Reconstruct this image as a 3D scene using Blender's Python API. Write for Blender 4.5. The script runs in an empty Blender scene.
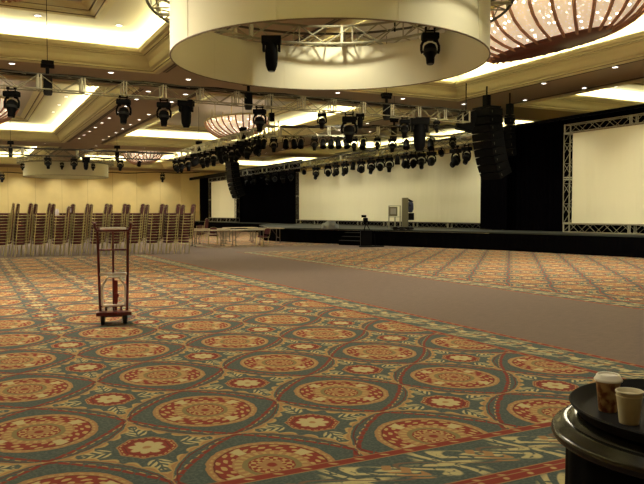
import bpy, bmesh, math, random
from mathutils import Vector, Matrix
random.seed(7)
C = bpy.context.scene.collection
PI = math.pi
sc = bpy.context.scene
sc.view_settings.view_transform = 'Standard'
sc.view_settings.look = 'None'
sc.view_settings.gamma = 1
sc.view_settings.exposure = 0.12
sc.view_settings.use_curve_mapping = False
sc.cycles.max_bounces = 6
sc.cycles.diffuse_bounces = 4
sc.cycles.sample_clamp_indirect = 8
sc.cycles.use_denoising = True

# ---------------------------------------------------------------- camera
TH = math.atan(354/696); PIT = math.atan(28/696); EYE = 1.5
cam_d = bpy.data.cameras.new('camera'); cam = bpy.data.objects.new('camera', cam_d); C.objects.link(cam)
cam_d.sensor_width = 36; cam_d.lens = 696/644*36; cam_d.clip_end = 300
fw = Vector((math.sin(TH)*math.cos(PIT), math.cos(TH)*math.cos(PIT), -math.sin(PIT)))
cam.location = (0, 0, EYE); cam.rotation_euler = fw.to_track_quat('-Z', 'Y').to_euler()
sc.camera = cam
S_, C_ = math.sin(TH), math.cos(TH)
def at(px, fwd):                       # where a sight line at image column px meets a given distance, on the floor plan
    rt = (px-322)/696*fwd
    return fwd*S_+rt*C_, fwd*C_-rt*S_
def atY(px, Y):
    u = (px-322)/696
    return Y*(S_+u*C_)/(C_-u*S_)
def atX(px, X):
    u = (px-322)/696
    return X*(C_-u*S_)/(S_+u*C_)

# ---------------------------------------------------------------- materials
def mat(name, col, rough=.6, metal=0, emit=None, es=0, noise=0, nscale=20, bump=0, spec=.5):
    m = bpy.data.materials.new(name); m.use_nodes = True
    nt = m.node_tree; b = nt.nodes['Principled BSDF']
    b.inputs['Base Color'].default_value = (*col, 1)
    b.inputs['Roughness'].default_value = rough
    b.inputs['Metallic'].default_value = metal
    b.inputs['Specular IOR Level'].default_value = spec
    if emit: b.inputs['Emission Color'].default_value = (*emit, 1); b.inputs['Emission Strength'].default_value = es
    if noise or bump:
        tc = nt.nodes.new('ShaderNodeTexCoord'); n = nt.nodes.new('ShaderNodeTexNoise'); n.inputs['Scale'].default_value = nscale; n.inputs['Detail'].default_value = 4
        nt.links.new(tc.outputs['Object'], n.inputs['Vector'])
        if noise:
            r = nt.nodes.new('ShaderNodeMapRange'); r.inputs[1].default_value = .25; r.inputs[2].default_value = .75
            r.inputs[3].default_value = 1-noise; r.inputs[4].default_value = 1+noise
            nt.links.new(n.outputs['Fac'], r.inputs[0])
            v = nt.nodes.new('ShaderNodeVectorMath'); v.operation = 'SCALE'; v.inputs[0].default_value = col
            nt.links.new(r.outputs[0], v.inputs['Scale']); nt.links.new(v.outputs[0], b.inputs['Base Color'])
        if bump:
            bp = nt.nodes.new('ShaderNodeBump'); bp.inputs['Strength'].default_value = bump
            nt.links.new(n.outputs['Fac'], bp.inputs['Height']); nt.links.new(bp.outputs[0], b.inputs['Normal'])
    return m

M = {}
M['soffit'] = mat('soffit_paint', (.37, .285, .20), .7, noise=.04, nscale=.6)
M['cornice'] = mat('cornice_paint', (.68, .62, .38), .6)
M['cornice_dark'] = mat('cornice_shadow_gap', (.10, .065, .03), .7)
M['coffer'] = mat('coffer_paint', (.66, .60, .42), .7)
M['panel'] = mat('coffer_centre_panel', (.58, .55, .49), .7)
M['slot'] = mat('air_slot', (.05, .03, .02), .6)
M['wall'] = mat('wall_vinyl', (.76, .62, .31), .6, noise=.05, nscale=1.2)
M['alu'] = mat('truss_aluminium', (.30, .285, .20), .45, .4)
M['alu_dark'] = mat('truss_metal_dark', (.07, .065, .05), .5, .3)  # darker tone of truss metal, for upper chords and the darker trusses
M['alu_bright'] = mat('truss_end_plate', (.46, .44, .33), .5, .2)
M['black'] = mat('black_plastic', (.0035, .0035, .004), .6, spec=.05)
M['lens'] = mat('glass_lens', (.01, .012, .018), .3, spec=.3)
M['grey_band'] = mat('grey_housing', (.02, .02, .019), .6, spec=.1)
M['drape'] = mat('black_velour', (.0022, .0020, .0030), .95, spec=0)
M['skirt'] = mat('black_skirt', (.0026, .0025, .003), .9, spec=0)
M['deck'] = mat('stage_deck_grey', (.030, .034, .030), .7, spec=.25, noise=.1, nscale=3)
M['maroon'] = mat('maroon_fabric', (.085, .010, .016), .8, noise=.15, nscale=30)
M['red_fabric'] = mat('red_fabric', (.22, .02, .02), .8)
M['gold'] = mat('gold_frame', (.42, .35, .15), .45, .3)
M['red_paint'] = mat('red_enamel', (.12, .010, .018), .3)
M['chrome'] = mat('chrome', (1, .95, 1), .2, .0)  # near-white non-metal base puts the glare on the bars into their colour
M['rubber'] = mat('rubber', (.012, .012, .012), .7)
M['grey_metal'] = mat('grey_hub', (.12, .12, .12), .4, .5)
M['tray'] = mat('tray_nonslip', (.008, .007, .007), .7, bump=.1, nscale=260, spec=.12)
M['table_rim'] = mat('table_rim_bronze', (.010, .0095, .006), .2, .1)
M['cloth'] = mat('black_cloth', (.0035, .0035, .0035), .9, spec=.05)
M['paper'] = mat('cup_paper', (.72, .66, .50), .5)
M['lid'] = mat('cup_lid_plastic', (.78, .73, .64), .35)
M['laminate'] = mat('table_laminate', (.42, .33, .20), .5)
M['leg_grey'] = mat('table_leg_steel', (.16, .14, .11), .5, .4)
M['wood_dark'] = mat('chandelier_wood', (.12, .025, .012), .4, noise=.3, nscale=6)
M['rib'] = mat('chandelier_rib', (.34, .17, .10), .5)
M['lit'] = mat('lamp_face', (.9, .9, .9), .5, emit=(1, .93, .85), es=7)
M['cove_tube'] = mat('cove_tube', (.9, .9, .8), .5, emit=(1, .93, .62), es=3)
M['trim_white'] = mat('downlight_ring', (.5, .42, .30), .4)
M['grey_cloth'] = mat('grey_blanket', (.20, .22, .23), .9)
M['white_frame'] = mat('white_frame', (.30, .29, .20), .5)
M['monitor'] = mat('monitor_face', (.30, .29, .25), .3)
M['olive'] = mat('olive_case', (.13, .115, .06), .6)
M['navy'] = mat('navy_case', (.012, .018, .05), .4)
M['plastic_wrap'] = mat('clear_wrap', (.75, .68, .75), .2)
M['baseboard'] = mat('baseboard_wood', (.14, .08, .04), .5)

# screens: stretched fabric with faint vertical creases (relief only)
def screen_mat():
    m = mat('projection_fabric', (.84, .82, .62), .75)
    nt = m.node_tree; b = nt.nodes['Principled BSDF']
    tc = nt.nodes.new('ShaderNodeTexCoord'); mp = nt.nodes.new('ShaderNodeMapping'); mp.inputs['Scale'].default_value = (1, .9, .12)
    n = nt.nodes.new('ShaderNodeTexNoise'); n.inputs['Scale'].default_value = 1.2; n.inputs['Detail'].default_value = 3
    bp = nt.nodes.new('ShaderNodeBump'); bp.inputs['Strength'].default_value = .5; bp.inputs['Distance'].default_value = .35
    nt.links.new(tc.outputs['Object'], mp.inputs[0]); nt.links.new(mp.outputs[0], n.inputs['Vector'])
    nt.links.new(n.outputs['Fac'], bp.inputs['Height']); nt.links.new(bp.outputs[0], b.inputs['Normal'])
    return m
M['screen'] = screen_mat()
M['ring'] = mat('ring_fabric', (.74, .71, .54), .8)
M['ring_edge'] = mat('ring_hem', (.18, .13, .08), .7)

# small maths-in-nodes helper
class V:
    nt = None
    def __init__(s, sock): s.s = sock
    @staticmethod
    def op(o, *a):
        n = V.nt.nodes.new('ShaderNodeMath'); n.operation = o
        for i, x in enumerate(a):
            if isinstance(x, V): V.nt.links.new(x.s, n.inputs[i])
            else: n.inputs[i].default_value = x
        return V(n.outputs[0])
    def __add__(s, o): return V.op('ADD', s, o)
    __radd__ = __add__
    def __sub__(s, o): return V.op('SUBTRACT', s, o)
    def __rsub__(s, o): return V.op('SUBTRACT', o, s)
    def __mul__(s, o): return V.op('MULTIPLY', s, o)
    __rmul__ = __mul__
    def __truediv__(s, o): return V.op('DIVIDE', s, o)
    def __pow__(s, o): return V.op('POWER', s, o)
def vabs(a): return V.op('ABSOLUTE', a)
def vmax(a, b): return V.op('MAXIMUM', a, b)
def vmin(a, b): return V.op('MINIMUM', a, b)
def vsin(a): return V.op('SINE', a)
def clamp01(a): return vmin(vmax(a, 0.0), 1.0)
def lt(a, e, w=.008): return clamp01((e-a)/w+.5)           # 1 where a < e
def gt(a, e, w=.008): return clamp01((a-e)/w+.5)
def band(a, lo, hi, w=.008): return lt(a, hi, w)*gt(a, lo, w)
def mix(fac, c1, c2):
    n = V.nt.nodes.new('ShaderNodeMix'); n.data_type = 'RGBA'
    V.nt.links.new(fac.s, n.inputs[0])
    for i, c in ((6, c1), (7, c2)):
        if isinstance(c, tuple): n.inputs[i].default_value = (*c, 1)
        else: V.nt.links.new(c, n.inputs[i])
    return n.outputs[2]
def hypot(a, b): return V.op('SQRT', a*a+b*b)

def carpet():
    m = mat('ballroom_carpet', (.1, .1, .1), .95)
    nt = m.node_tree; V.nt = nt; b = nt.nodes['Principled BSDF']
    tc = nt.nodes.new('ShaderNodeTexCoord'); sp = nt.nodes.new('ShaderNodeSeparateXYZ'); nt.links.new(tc.outputs['Object'], sp.inputs[0])
    # slight weaving wobble
    def noise(scale, detail=3, vec=None):
        n = nt.nodes.new('ShaderNodeTexNoise'); n.inputs['Scale'].default_value = scale; n.inputs['Detail'].default_value = detail
        nt.links.new(vec or tc.outputs['Object'], n.inputs['Vector']); return V(n.outputs['Fac'])
    def voro(scale):
        n = nt.nodes.new('ShaderNodeTexVoronoi'); n.inputs['Scale'].default_value = scale
        nt.links.new(tc.outputs['Object'], n.inputs['Vector']); return V(n.outputs['Distance'])
    wob = noise(14, 2)-.5
    X = V(sp.outputs[0]); Y = V(sp.outputs[1])
    x = X+wob*.03; y = Y+(noise(11, 2)-.5)*.03
    u = V.op('WRAP', (x-.41)/1.185, .5, -.5)
    v = V.op('WRAP', (y-3.80)/1.31, .5, -.5)
    au, av = vabs(u), vabs(v)
    teal = (.088, .112, .104); teal2 = (.060, .080, .076)
    red = (.215, .036, .026); redd = (.13, .028, .022); org = (.33, .185, .085); gold = (.42, .29, .125); cream = (.46, .39, .21)
    n1 = noise(45, 3); n2 = noise(9, 2); vr = voro(26)
    col = mix(gt(n1, .52, .15), teal2, teal)
    # leafy sprigs on the axes of the octagons
    u2 = V.op('WRAP', u+.5, .5, -.5); v2 = V.op('WRAP', v+.5, .5, -.5)
    au2, av2 = vabs(u2), vabs(v2)
    def sprig(a, bb):      # along a at .27, half-length .085, half-width .06
        e = hypot((vabs(a)-.265)/.085, bb/.07)
        leaf = gt(vsin((vabs(a)-vabs(bb)*1.2)*120), -.1, .5)*gt(vabs(bb), .006, .006)
        return lt(e, .88, .12)*leaf
    col = mix(clamp01(sprig(u2, v2)+sprig(v2, u2)), col, cream)
    # garlands between medallions and octagons
    def pn(p): return (au**p+av**p)**(1/p)
    ang_d = (au-av)
    g1 = pn(1.17); g2 = pn(1.58)
    bead = vsin(ang_d*62)
    col = mix(band(g1, .474, .504, .01)*gt(vsin(ang_d*62), -.93, .1), col, red)
    col = mix(band(g1, .507, .516, .006)*gt(bead, -.1, .4), col, gold)
    # scalloped gold garland with a beaded outer edge
    sc_ = vabs(vsin(ang_d*18.85))
    col = mix(gt(g2, .498, .008)*clamp01((.512+sc_*.034-g2)/.008+.5)*gt(vabs(ang_d), .03, .02), col, gold)
    col = mix(gt(g2, .502, .008)*clamp01((.506+sc_*.020-g2)/.008+.5), col, org)
    col = mix(band(g2, .476, .484, .006), col, redd)
    # octagon motif
    oc = vmax(vmax(au2, av2), (au2+av2)*.72)
    th = V.op('ARCTAN2', v2, u2)
    r2 = hypot(u2, v2)
    col = mix(lt(oc, .156, .006), col, org)
    col = mix(lt(oc, .147, .006), col, red)
    col = mix(band(oc, .132, .141, .004)*gt(vsin(th*22), -.3, .4), col, gold)
    col = mix(lt(oc, .118, .006), col, redd)
    col = mix(lt(oc, .110, .006), col, red)
    col = mix(lt(r2, .088+.018*1.0, .01)*lt(r2-vabs(vsin(th*4))*.028, .070, .012), col, cream)
    col = mix(lt(r2, .022, .008), col, org)
    # medallion
    r = hypot(u, v); tm = V.op('ARCTAN2', v, u)
    col = mix(lt(r, .336, .006), col, teal2)
    col = mix(lt(r, .328, .006), col, org)
    col = mix(band(r, .298, .310, .005)*gt(vsin(tm*40), 0, .5), col, gold)
    col = mix(lt(r, .290, .005), col, redd)
    col = mix(lt(r, .282, .005), col, red)
    scr = vsin(tm*16+r*34)*vsin(r*95+n2*2)
    col = mix(band(r, .196, .282, .006)*gt(scr, .32, .25), col, gold)
    col = mix(band(r, .196, .276, .006)*gt(V.op('ABSOLUTE', vsin(tm*2+.785)), .965, .02), col, cream)
    col = mix(lt(r, .196, .005), col, org)
    col = mix(band(r, .148, .184, .006)*gt(vsin(tm*24), .1, .4), col, gold)
    col = mix(lt(r, .146, .005), col, (.20, .16, .075))
    col = mix(lt(r, .118, .005), col, red)
    col = mix(lt(r, .112, .005)*gt(vsin(tm*12)*vsin(r*120), .0, .3), col, gold)
    col = mix(lt(r-vabs(vsin(tm*3))*.02, .05, .01), col, org)
    col = mix(lt(r, .026, .008), col, red)
    # borders
    def border(col, d, along):
        """d: distance outwards from the inner red line (m), 0..0.68"""
        ins = gt(d, -.0, .01)
        c2 = mix(gt(n1, .52, .15), teal2, teal)
        ph = V.op('WRAP', along/.62, .5, -.5)
        stem = vsin(along*10.1)*.1
        lf = lt(vabs(d-.34-stem), .15, .06)*gt(vsin((vabs(ph)*.62+vabs(d-.34-stem)*.9)*46), .05, .5)*lt(vr, .75, .2)
        c2 = mix(lf, c2, cream)
        c2 = mix(lt(vabs(d-.34+stem*1.2), .012, .01), c2, (.16, .10, .07))
        rr = hypot(ph*.62, d-.34+stem)
        c2 = mix(lt(rr, .11, .02)*gt(vsin(d*75+vabs(ph)*30), 0, .4), c2, org)
        for lo in (.0, .60):
            c2 = mix(band(d, lo, lo+.085, .008), c2, red)
            c2 = mix(band(d, lo, lo+.010, .006)+band(d, lo+.078, lo+.088, .006), c2, org)
            c2 = mix(lt(hypot(V.op('WRAP', along, .09, -.09), d-lo-.043), .018, .012), c2, gold)
        return mix(ins, col, c2)
    # plain aisle weave
    nv = nt.nodes.new('ShaderNodeMapping'); nv.inputs['Scale'].default_value = (3, 60, 1); nt.links.new(tc.outputs['Object'], nv.inputs[0])
    w1 = noise(1.6, 3, nv.outputs[0])
    plain = mix(gt(w1, .5, .35), (.130, .096, .082), (.190, .140, .118))
    plain = mix(gt(noise(30, 3), .5, .5)*.35, plain, (.12, .09, .08))
    # region A: X < 5.93, 3.0 < Y < 26.1 ; region B: X > 9.4, Y < 26.1 ; region C: X > 9.4, Y > 29.5
    dA = vmax(X-5.24, 3.69-Y)
    dA2 = vmax(dA, Y-25.4)
    colA = border(col, dA2, X*lt(3.69-Y, -.7, .01)*0.0+X+Y)
    dB = vmax(9.4+.69-X, Y-25.4)
    colB = border(col, dB, X+Y)
    dC = vmax(9.4+.69-X, 30.3-Y)
    colC = border(col, dC, X+Y)
    out = plain
    out = mix(lt(dA2, .69, .01), plain, colA)
    out = mix(lt(3.04-Y, .69, .01)*gt(3.04-Y, .0, .01)*lt(X, 5.9, .01), out, border(col, 3.04-Y, X))
    out = mix(lt(dB, .69, .01), out, colB)
    out = mix(lt(dC, .69, .01), out, colC)
    sc2 = nt.nodes.new('ShaderNodeVectorMath'); sc2.operation = 'SCALE'
    nt.links.new(out, sc2.inputs[0]); nt.links.new((.78+noise(140, 2)*.45).s, sc2.inputs['Scale'])
    nt.links.new(sc2.outputs[0], b.inputs['Base Color'])
    bp = nt.nodes.new('ShaderNodeBump'); bp.inputs['Strength'].default_value = .25; bp.inputs['Distance'].default_value = .01
    nt.links.new(noise(180, 2).s, bp.inputs['Height']); nt.links.new(bp.outputs[0], b.inputs['Normal'])
    b.inputs['Specular IOR Level'].default_value = .15
    return m
M['carpet'] = carpet()

def crystal():
    m = mat('lit_crystal', (.8, .62, .5), .35)
    nt = m.node_tree; V.nt = nt; b = nt.nodes['Principled BSDF']
    tc = nt.nodes.new('ShaderNodeTexCoord')
    def voro(scale):
        n = nt.nodes.new('ShaderNodeTexVoronoi'); n.inputs['Scale'].default_value = scale
        nt.links.new(tc.outputs['Object'], n.inputs['Vector']); return V(n.outputs['Distance'])
    n = nt.nodes.new('ShaderNodeTexNoise'); n.inputs['Scale'].default_value = 9; nt.links.new(tc.outputs['Object'], n.inputs['Vector'])
    bulbs = lt(voro(5.2), .17, .10); spark = lt(voro(14), .22, .2)
    st = .42+bulbs*9+spark*2.2*V(n.outputs['Fac'])
    b.inputs['Emission Color'].default_value = (1, .80, .56, 1)
    nt.links.new(st.s, b.inputs['Emission Strength'])
    return m
M['crystal'] = crystal()

def cup_print():
    m = mat('cup_print', (.3, .1, .03), .45)
    nt = m.node_tree; V.nt = nt; b = nt.nodes['Principled BSDF']
    tc = nt.nodes.new('ShaderNodeTexCoord'); n = nt.nodes.new('ShaderNodeTexNoise'); n.inputs['Scale'].default_value = 38; n.inputs['Detail'].default_value = 2
    nt.links.new(tc.outputs['Object'], n.inputs['Vector'])
    c = mix(gt(V(n.outputs['Fac']), .5, .2), (.16, .05, .015), (.46, .29, .13))
    nt.links.new(c, b.inputs['Base Color']); return m
M['cup_print'] = cup_print()

# ---------------------------------------------------------------- mesh helpers
class MB:
    def __init__(s): s.v = []; s.f = []; s.mi = []
    def add(s, vs, fs, mi=0):
        o = len(s.v); s.v += [tuple(p) for p in vs]; s.f += [tuple(i+o for i in f) for f in fs]; s.mi += [mi]*len(fs); return s
    def box(s, c, d, rz=0, mi=0, rot=None):
        R = rot or Matrix.Rotation(rz, 3, 'Z'); c = Vector(c)
        vs = [c+R@Vector((sx*d[0]/2, sy*d[1]/2, sz*d[2]/2)) for sx in (-1, 1) for sy in (-1, 1) for sz in (-1, 1)]
        return s.add(vs, [(0,1,3,2),(4,6,7,5),(0,4,5,1),(2,3,7,6),(0,2,6,4),(1,5,7,3)], mi)
    def cyl(s, a, b, r, n=6, r2=None, mi=0):
        a, b = Vector(a), Vector(b); d = (b-a).normalized(); r2 = r if r2 is None else r2
        q = d.orthogonal().normalized(); w = d.cross(q)
        vs = []
        for p, rr in ((a, r), (b, r2)):
            for i in range(n):
                t = 2*PI*i/n; vs.append(p+q*math.cos(t)*rr+w*math.sin(t)*rr)
        fs = [(i, (i+1)%n, n+(i+1)%n, n+i) for i in range(n)]+[tuple(range(n-1, -1, -1)), tuple(range(n, 2*n))]
        return s.add(vs, fs, mi)
    def tube(s, pts, r, n=8, mi=0):
        pts = [Vector(p) for p in pts]; rings = []; prev = None
        for i, p in enumerate(pts):
            d = ((pts[min(i+1, len(pts)-1)]-pts[max(i-1, 0)])).normalized()
            q = d.orthogonal().normalized() if prev is None else (prev-d*prev.dot(d)).normalized()
            prev = q; w = d.cross(q)
            rings.append([p+q*math.cos(2*PI*k/n)*r+w*math.sin(2*PI*k/n)*r for k in range(n)])
        vs = [v for rg in rings for v in rg]; fs = []
        for i in range(len(pts)-1):
            for k in range(n): fs.append((i*n+k, i*n+(k+1)%n, (i+1)*n+(k+1)%n, (i+1)*n+k))
        fs += [tuple(range(n-1, -1, -1)), tuple(range(len(vs)-n, len(vs)))]
        return s.add(vs, fs, mi)
    def lathe(s, prof, n=24, c=(0, 0, 0), mi=0, mtx=None, sx=1, sy=1):
        vs = []; c = Vector(c)
        for r, z in prof:
            for i in range(n):
                t = 2*PI*i/n; p = Vector((r*sx*math.cos(t), r*sy*math.sin(t), z))
                if mtx: p = mtx@p
                vs.append(p+c)
        fs = []
        for j in range(len(prof)-1):
            for i in range(n): fs.append((j*n+i, j*n+(i+1)%n, (j+1)*n+(i+1)%n, (j+1)*n+i))
        if prof[0][0] > 1e-6: fs.append(tuple(range(n-1, -1, -1)))
        if prof[-1][0] > 1e-6: fs.append(tuple(range((len(prof)-1)*n, len(prof)*n)))
        return s.add(vs, fs, mi)
    def build(s, name, mats, parent=None, smooth=False, bevel=0, loc=None):
        me = bpy.data.meshes.new(name); me.from_pydata(s.v, [], s.f)
        if not isinstance(mats, (list, tuple)): mats = [mats]
        for m in mats: me.materials.append(m)
        for p, i in zip(me.polygons, s.mi): p.material_index = i; p.use_smooth = smooth
        bm = bmesh.new(); bm.from_mesh(me); bmesh.ops.remove_doubles(bm, verts=bm.verts, dist=1e-5); bmesh.ops.recalc_face_normals(bm, faces=bm.faces)
        if bevel: bmesh.ops.bevel(bm, geom=list(bm.edges), offset=bevel, segments=2, affect='EDGES', profile=.6)
        bm.to_mesh(me); bm.free()
        if smooth:
            try: me.set_sharp_from_angle(angle=math.radians(38))
            except Exception: pass
        o = bpy.data.objects.new(name, me); C.objects.link(o)
        if parent: o.parent = parent
        if loc: o.location = loc
        return o
def tag(o, label, cat, group=None):
    o['label'] = label; o['category'] = cat
    if group: o['group'] = group
    return o
def thing(name, label, cat, loc=(0, 0, 0), rz=0, group=None):
    o = bpy.data.objects.new(name, None); C.objects.link(o); o.location = loc; o.rotation_euler = (0, 0, rz); o.empty_display_size = .1
    return tag(o, label, cat, group)
def struct(o): o['kind'] = 'structure'; return o
def dup(root, loc, rz, label, group=None):
    r = root.copy(); C.objects.link(r); r.location = loc; r.rotation_euler = (0, 0, rz); r['label'] = label
    if group: r['group'] = group
    for ch in list(root.children):
        c = ch.copy(); C.objects.link(c); c.parent = r
        for g in ch.children:
            d = g.copy(); C.objects.link(d); d.parent = c
    return r
ORD = ['first','second','third','fourth','fifth','sixth','seventh','eighth','ninth','tenth','eleventh','twelfth','thirteenth','fourteenth','fifteenth','sixteenth','seventeenth','eighteenth','nineteenth','twentieth','twenty-first','twenty-second','twenty-third','twenty-fourth','twenty-fifth','twenty-sixth']

# ---------------------------------------------------------------- room shell
X0, X1, Y0, Y1 = -8.0, 33.0, -6.0, 78.0
SOF = 6.5; CEIL = 7.5; REC = 7.75
struct(MB().box(((X0+X1)/2, (Y0+Y1)/2, -.1), (X1-X0, Y1-Y0, .2)).build('floor', M['carpet']))
def wall(name, a, b, seams=True):
    m = MB(); c = ((a[0]+b[0])/2, (a[1]+b[1])/2, 4)
    m.box(c, (abs(a[0]-b[0])+.2, abs(a[1]-b[1])+.2, 8))
    return struct(m.build(name, M['wall']))
wall('wall_back', (X0, Y1+.1), (X1, Y1+.1)); wall('wall_front', (X0, Y0-.1), (X1, Y0-.1))
wall('wall_left', (X0-.1, Y0), (X0-.1, Y1)); wall('wall_right', (X1+.1, Y0), (X1+.1, Y1))
struct(MB().box(((X0+X1)/2, Y1-.04, .11), (X1-X0-.1, .06, .2)).build('baseboard_back', M['baseboard']))
# panel seams, a pilaster and the crown on the back wall
pm = MB()
for k in range(16):
    x = X0+1.3+k*2.6
    pm.box((x, Y1-.006, 3.2), (.03, .012, 6.0), mi=3)
pm.box((22.3, Y1-.12, 3.2), (1.5, .22, 6.3), mi=0)
pm.box(((X0+X1)/2, Y1-.1, 6.38), (X1-X0-.1, .2, .24), mi=2)
struct(pm.build('trim_1', [M['wall'], M['baseboard'], M['soffit'], mat('seam_strip', (.5, .38, .18), .6)]))

cols = [(-4.4, 5.9), (8.95, 19.15), (22.5, 32.2)]
rows = [(3.8, 24.6), (28.2, 51.4), (55.2, 75.4)]
xs = sorted([X0, X1]+[c for p in cols for c in p]); ys = sorted([Y0, Y1]+[c for p in rows for c in p])
cm = MB()
for i in range(len(xs)-1):
    for j in range(len(ys)-1):
        if (xs[i], xs[i+1]) in cols and (ys[j], ys[j+1]) in rows: continue
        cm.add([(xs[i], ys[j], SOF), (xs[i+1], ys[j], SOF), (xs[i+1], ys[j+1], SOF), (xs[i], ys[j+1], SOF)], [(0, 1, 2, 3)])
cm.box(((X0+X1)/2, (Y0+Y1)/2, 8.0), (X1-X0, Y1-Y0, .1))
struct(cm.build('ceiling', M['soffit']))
tn = 2
def rect_loft(m, x0, x1, y0, y1, prof):
    """prof: (inset, z, material) ; rings of a rectangle joined by mitred quads"""
    for (i0, z0, k), (i1, z1, _) in zip(prof[:-1], prof[1:]):
        a = [(x0+i0, y0+i0, z0), (x1-i0, y0+i0, z0), (x1-i0, y1-i0, z0), (x0+i0, y1-i0, z0)]
        b = [(x0+i1, y0+i1, z1), (x1-i1, y0+i1, z1), (x1-i1, y1-i1, z1), (x0+i1, y1-i1, z1)]
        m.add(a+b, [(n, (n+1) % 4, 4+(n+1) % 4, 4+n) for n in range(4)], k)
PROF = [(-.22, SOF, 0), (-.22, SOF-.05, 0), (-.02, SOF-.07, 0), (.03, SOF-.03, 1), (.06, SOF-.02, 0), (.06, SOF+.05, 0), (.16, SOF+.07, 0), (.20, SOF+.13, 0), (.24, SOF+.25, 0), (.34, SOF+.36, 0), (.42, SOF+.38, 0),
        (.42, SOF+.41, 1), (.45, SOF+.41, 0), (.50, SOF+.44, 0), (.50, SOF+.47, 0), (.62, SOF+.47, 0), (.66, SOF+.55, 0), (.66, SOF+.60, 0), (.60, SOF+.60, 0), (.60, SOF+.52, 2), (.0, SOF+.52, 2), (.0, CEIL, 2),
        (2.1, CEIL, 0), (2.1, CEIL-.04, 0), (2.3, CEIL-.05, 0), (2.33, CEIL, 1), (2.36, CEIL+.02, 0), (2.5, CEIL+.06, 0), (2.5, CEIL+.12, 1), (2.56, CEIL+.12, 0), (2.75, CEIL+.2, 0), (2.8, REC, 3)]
lamps = []
for ci, (cx0, cx1) in enumerate(cols):
    for ri, (ry0, ry1) in enumerate(rows):
        m = MB(); rect_loft(m, cx0, cx1, ry0, ry1, PROF+[(2.8, REC, 3)])
        i = 2.8
        m.add([(cx0+i, ry0+i, REC), (cx1-i, ry0+i, REC), (cx1-i, ry1-i, REC), (cx0+i, ry1-i, REC)], [(0, 1, 2, 3)], 3)
        # air slots running beside the long edges
        for xx in (cx0-.34, cx0-.44, cx1+.34, cx1+.44):
            m.box((xx, (ry0+ry1)/2, SOF-.008), (.06, ry1-ry0, .012), mi=4)
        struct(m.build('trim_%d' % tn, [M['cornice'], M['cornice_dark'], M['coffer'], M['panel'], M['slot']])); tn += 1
        for (x, y, lx, ly) in (((cx0+cx1)/2, ry0+.3, cx1-cx0-1.2, .14), ((cx0+cx1)/2, ry1-.3, cx1-cx0-1.2, .14),
                               (cx0+.3, (ry0+ry1)/2, .14, ry1-ry0-1.2), (cx1-.3, (ry0+ry1)/2, .14, ry1-ry0-1.2)):
            l = bpy.data.lights.new('cove_lamp', 'AREA'); l.shape = 'RECTANGLE'; l.size = lx; l.size_y = ly
            l.energy = 28*max(lx, ly); l.color = (.98, .94, .60)
            o = bpy.data.objects.new('cove_lamp', l); C.objects.link(o); o.location = (x, y, SOF+.56); o.rotation_euler = (PI, 0, 0)

# ---------------------------------------------------------------- downlights
def downlight_proto():
    t = thing('downlight', 'x', 'downlight', (0, 0, 0), 0, 'lit round downlights in the ceiling')
    MB().lathe([(.075, 0), (.13, -.004), (.14, -.016), (.125, -.022), (.09, -.012), (.085, 0)], 20).build('trim_ring', M['trim_white'], t, True)
    MB().lathe([(.0, -.006), (.088, -.006), (.088, -.001), (0, -.001)], 20).build('lamp_lens', M['lit'], t)
    return t
dl = downlight_proto(); dl_used = [False]
seen = {}
def in_photo(x, y, z):
    p = Vector((x, y, z-EYE)); f = p.dot(fw)
    rt = p.x*C_-p.y*S_; up = p.dot(Vector((S_*math.sin(PIT), C_*math.sin(PIT), math.cos(PIT))))
    return abs(696*rt/f) < 322 and abs(696*up/f) < 242
def downlight(x, y, z, label, power=260, ang=100, blend=.9):
    if not in_photo(x, y, z): label = None
    elif label.startswith('#'):
        seen[label] = seen.get(label, -1)+1; label = ORD[seen[label]]+label[1:]
    if label is None: pass
    elif not dl_used[0]: o = dl; o.location = (x, y, z); o['label'] = label; dl_used[0] = True
    else: o = dup(dl, (x, y, z), 0, label)
    if power:
        l = bpy.data.lights.new('downlight_lamp', 'SPOT'); l.energy = power; l.color = (.97, .89, .64); l.spot_size = math.radians(ang); l.spot_blend = blend; l.shadow_soft_size = .09
        lo = bpy.data.objects.new('downlight_lamp', l); C.objects.link(lo); lo.location = (x, y, z-.05)
for r_, (X, side) in enumerate(((6.65, 'left'), (8.2, 'right'))):
    for k in range(10):
        downlight(X, 28.7+k*2.2, SOF, '# downlight from the near end, %s row of the long brown ceiling beam' % side, 200 if k % 2 == r_ else 0)
for k, X in enumerate((-2.0, 1.4, 4.6, 7.4, 10.5, 13.7, 16.9, 20.2)):
    downlight(X, 25.5, SOF, '# downlight from the left in the cross beam above front truss', 420)
for r_, (X, side) in enumerate(((19.75, 'near'), (21.9, 'far'))):
    for k in range(14):
        downlight(X, 10.2+k*3.3, SOF, '# downlight from the near end, %s row of the right hand ceiling beam' % side, 380 if r_ == 0 else 0)
for k, X in enumerate((-2.0, 1.5, 5.0, 8.5, 12.0, 15.5, 19.0)):
    downlight(X, 53.3, SOF, '# lit downlight from the left in the far cross beam before the drum', 300)
for k, X in enumerate((-6, -2.4, 1.2, 4.8, 8.4, 12.0, 15.6, 19.2)):
    downlight(X, 76.2, SOF, '# lit downlight from the left, washing the yellow back wall', 520, 120)
ki = 0
for (X, Y) in ((2.0, 22.9), (4.4, 22.9), (4.6, 43.9), (4.6, 40.9), (4.6, 37.9), (24.0, 20.0), (27.3, 23.2)):
    downlight(X, Y, CEIL, 'downlight %s inside a bright ceiling coffer' % ['near the left photo edge,', 'second in the top left corner,', 'farthest', 'next nearer', 'third nearer', 'behind the drapes,', 'above the right screen,'][ki], 0); ki += 1
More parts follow.
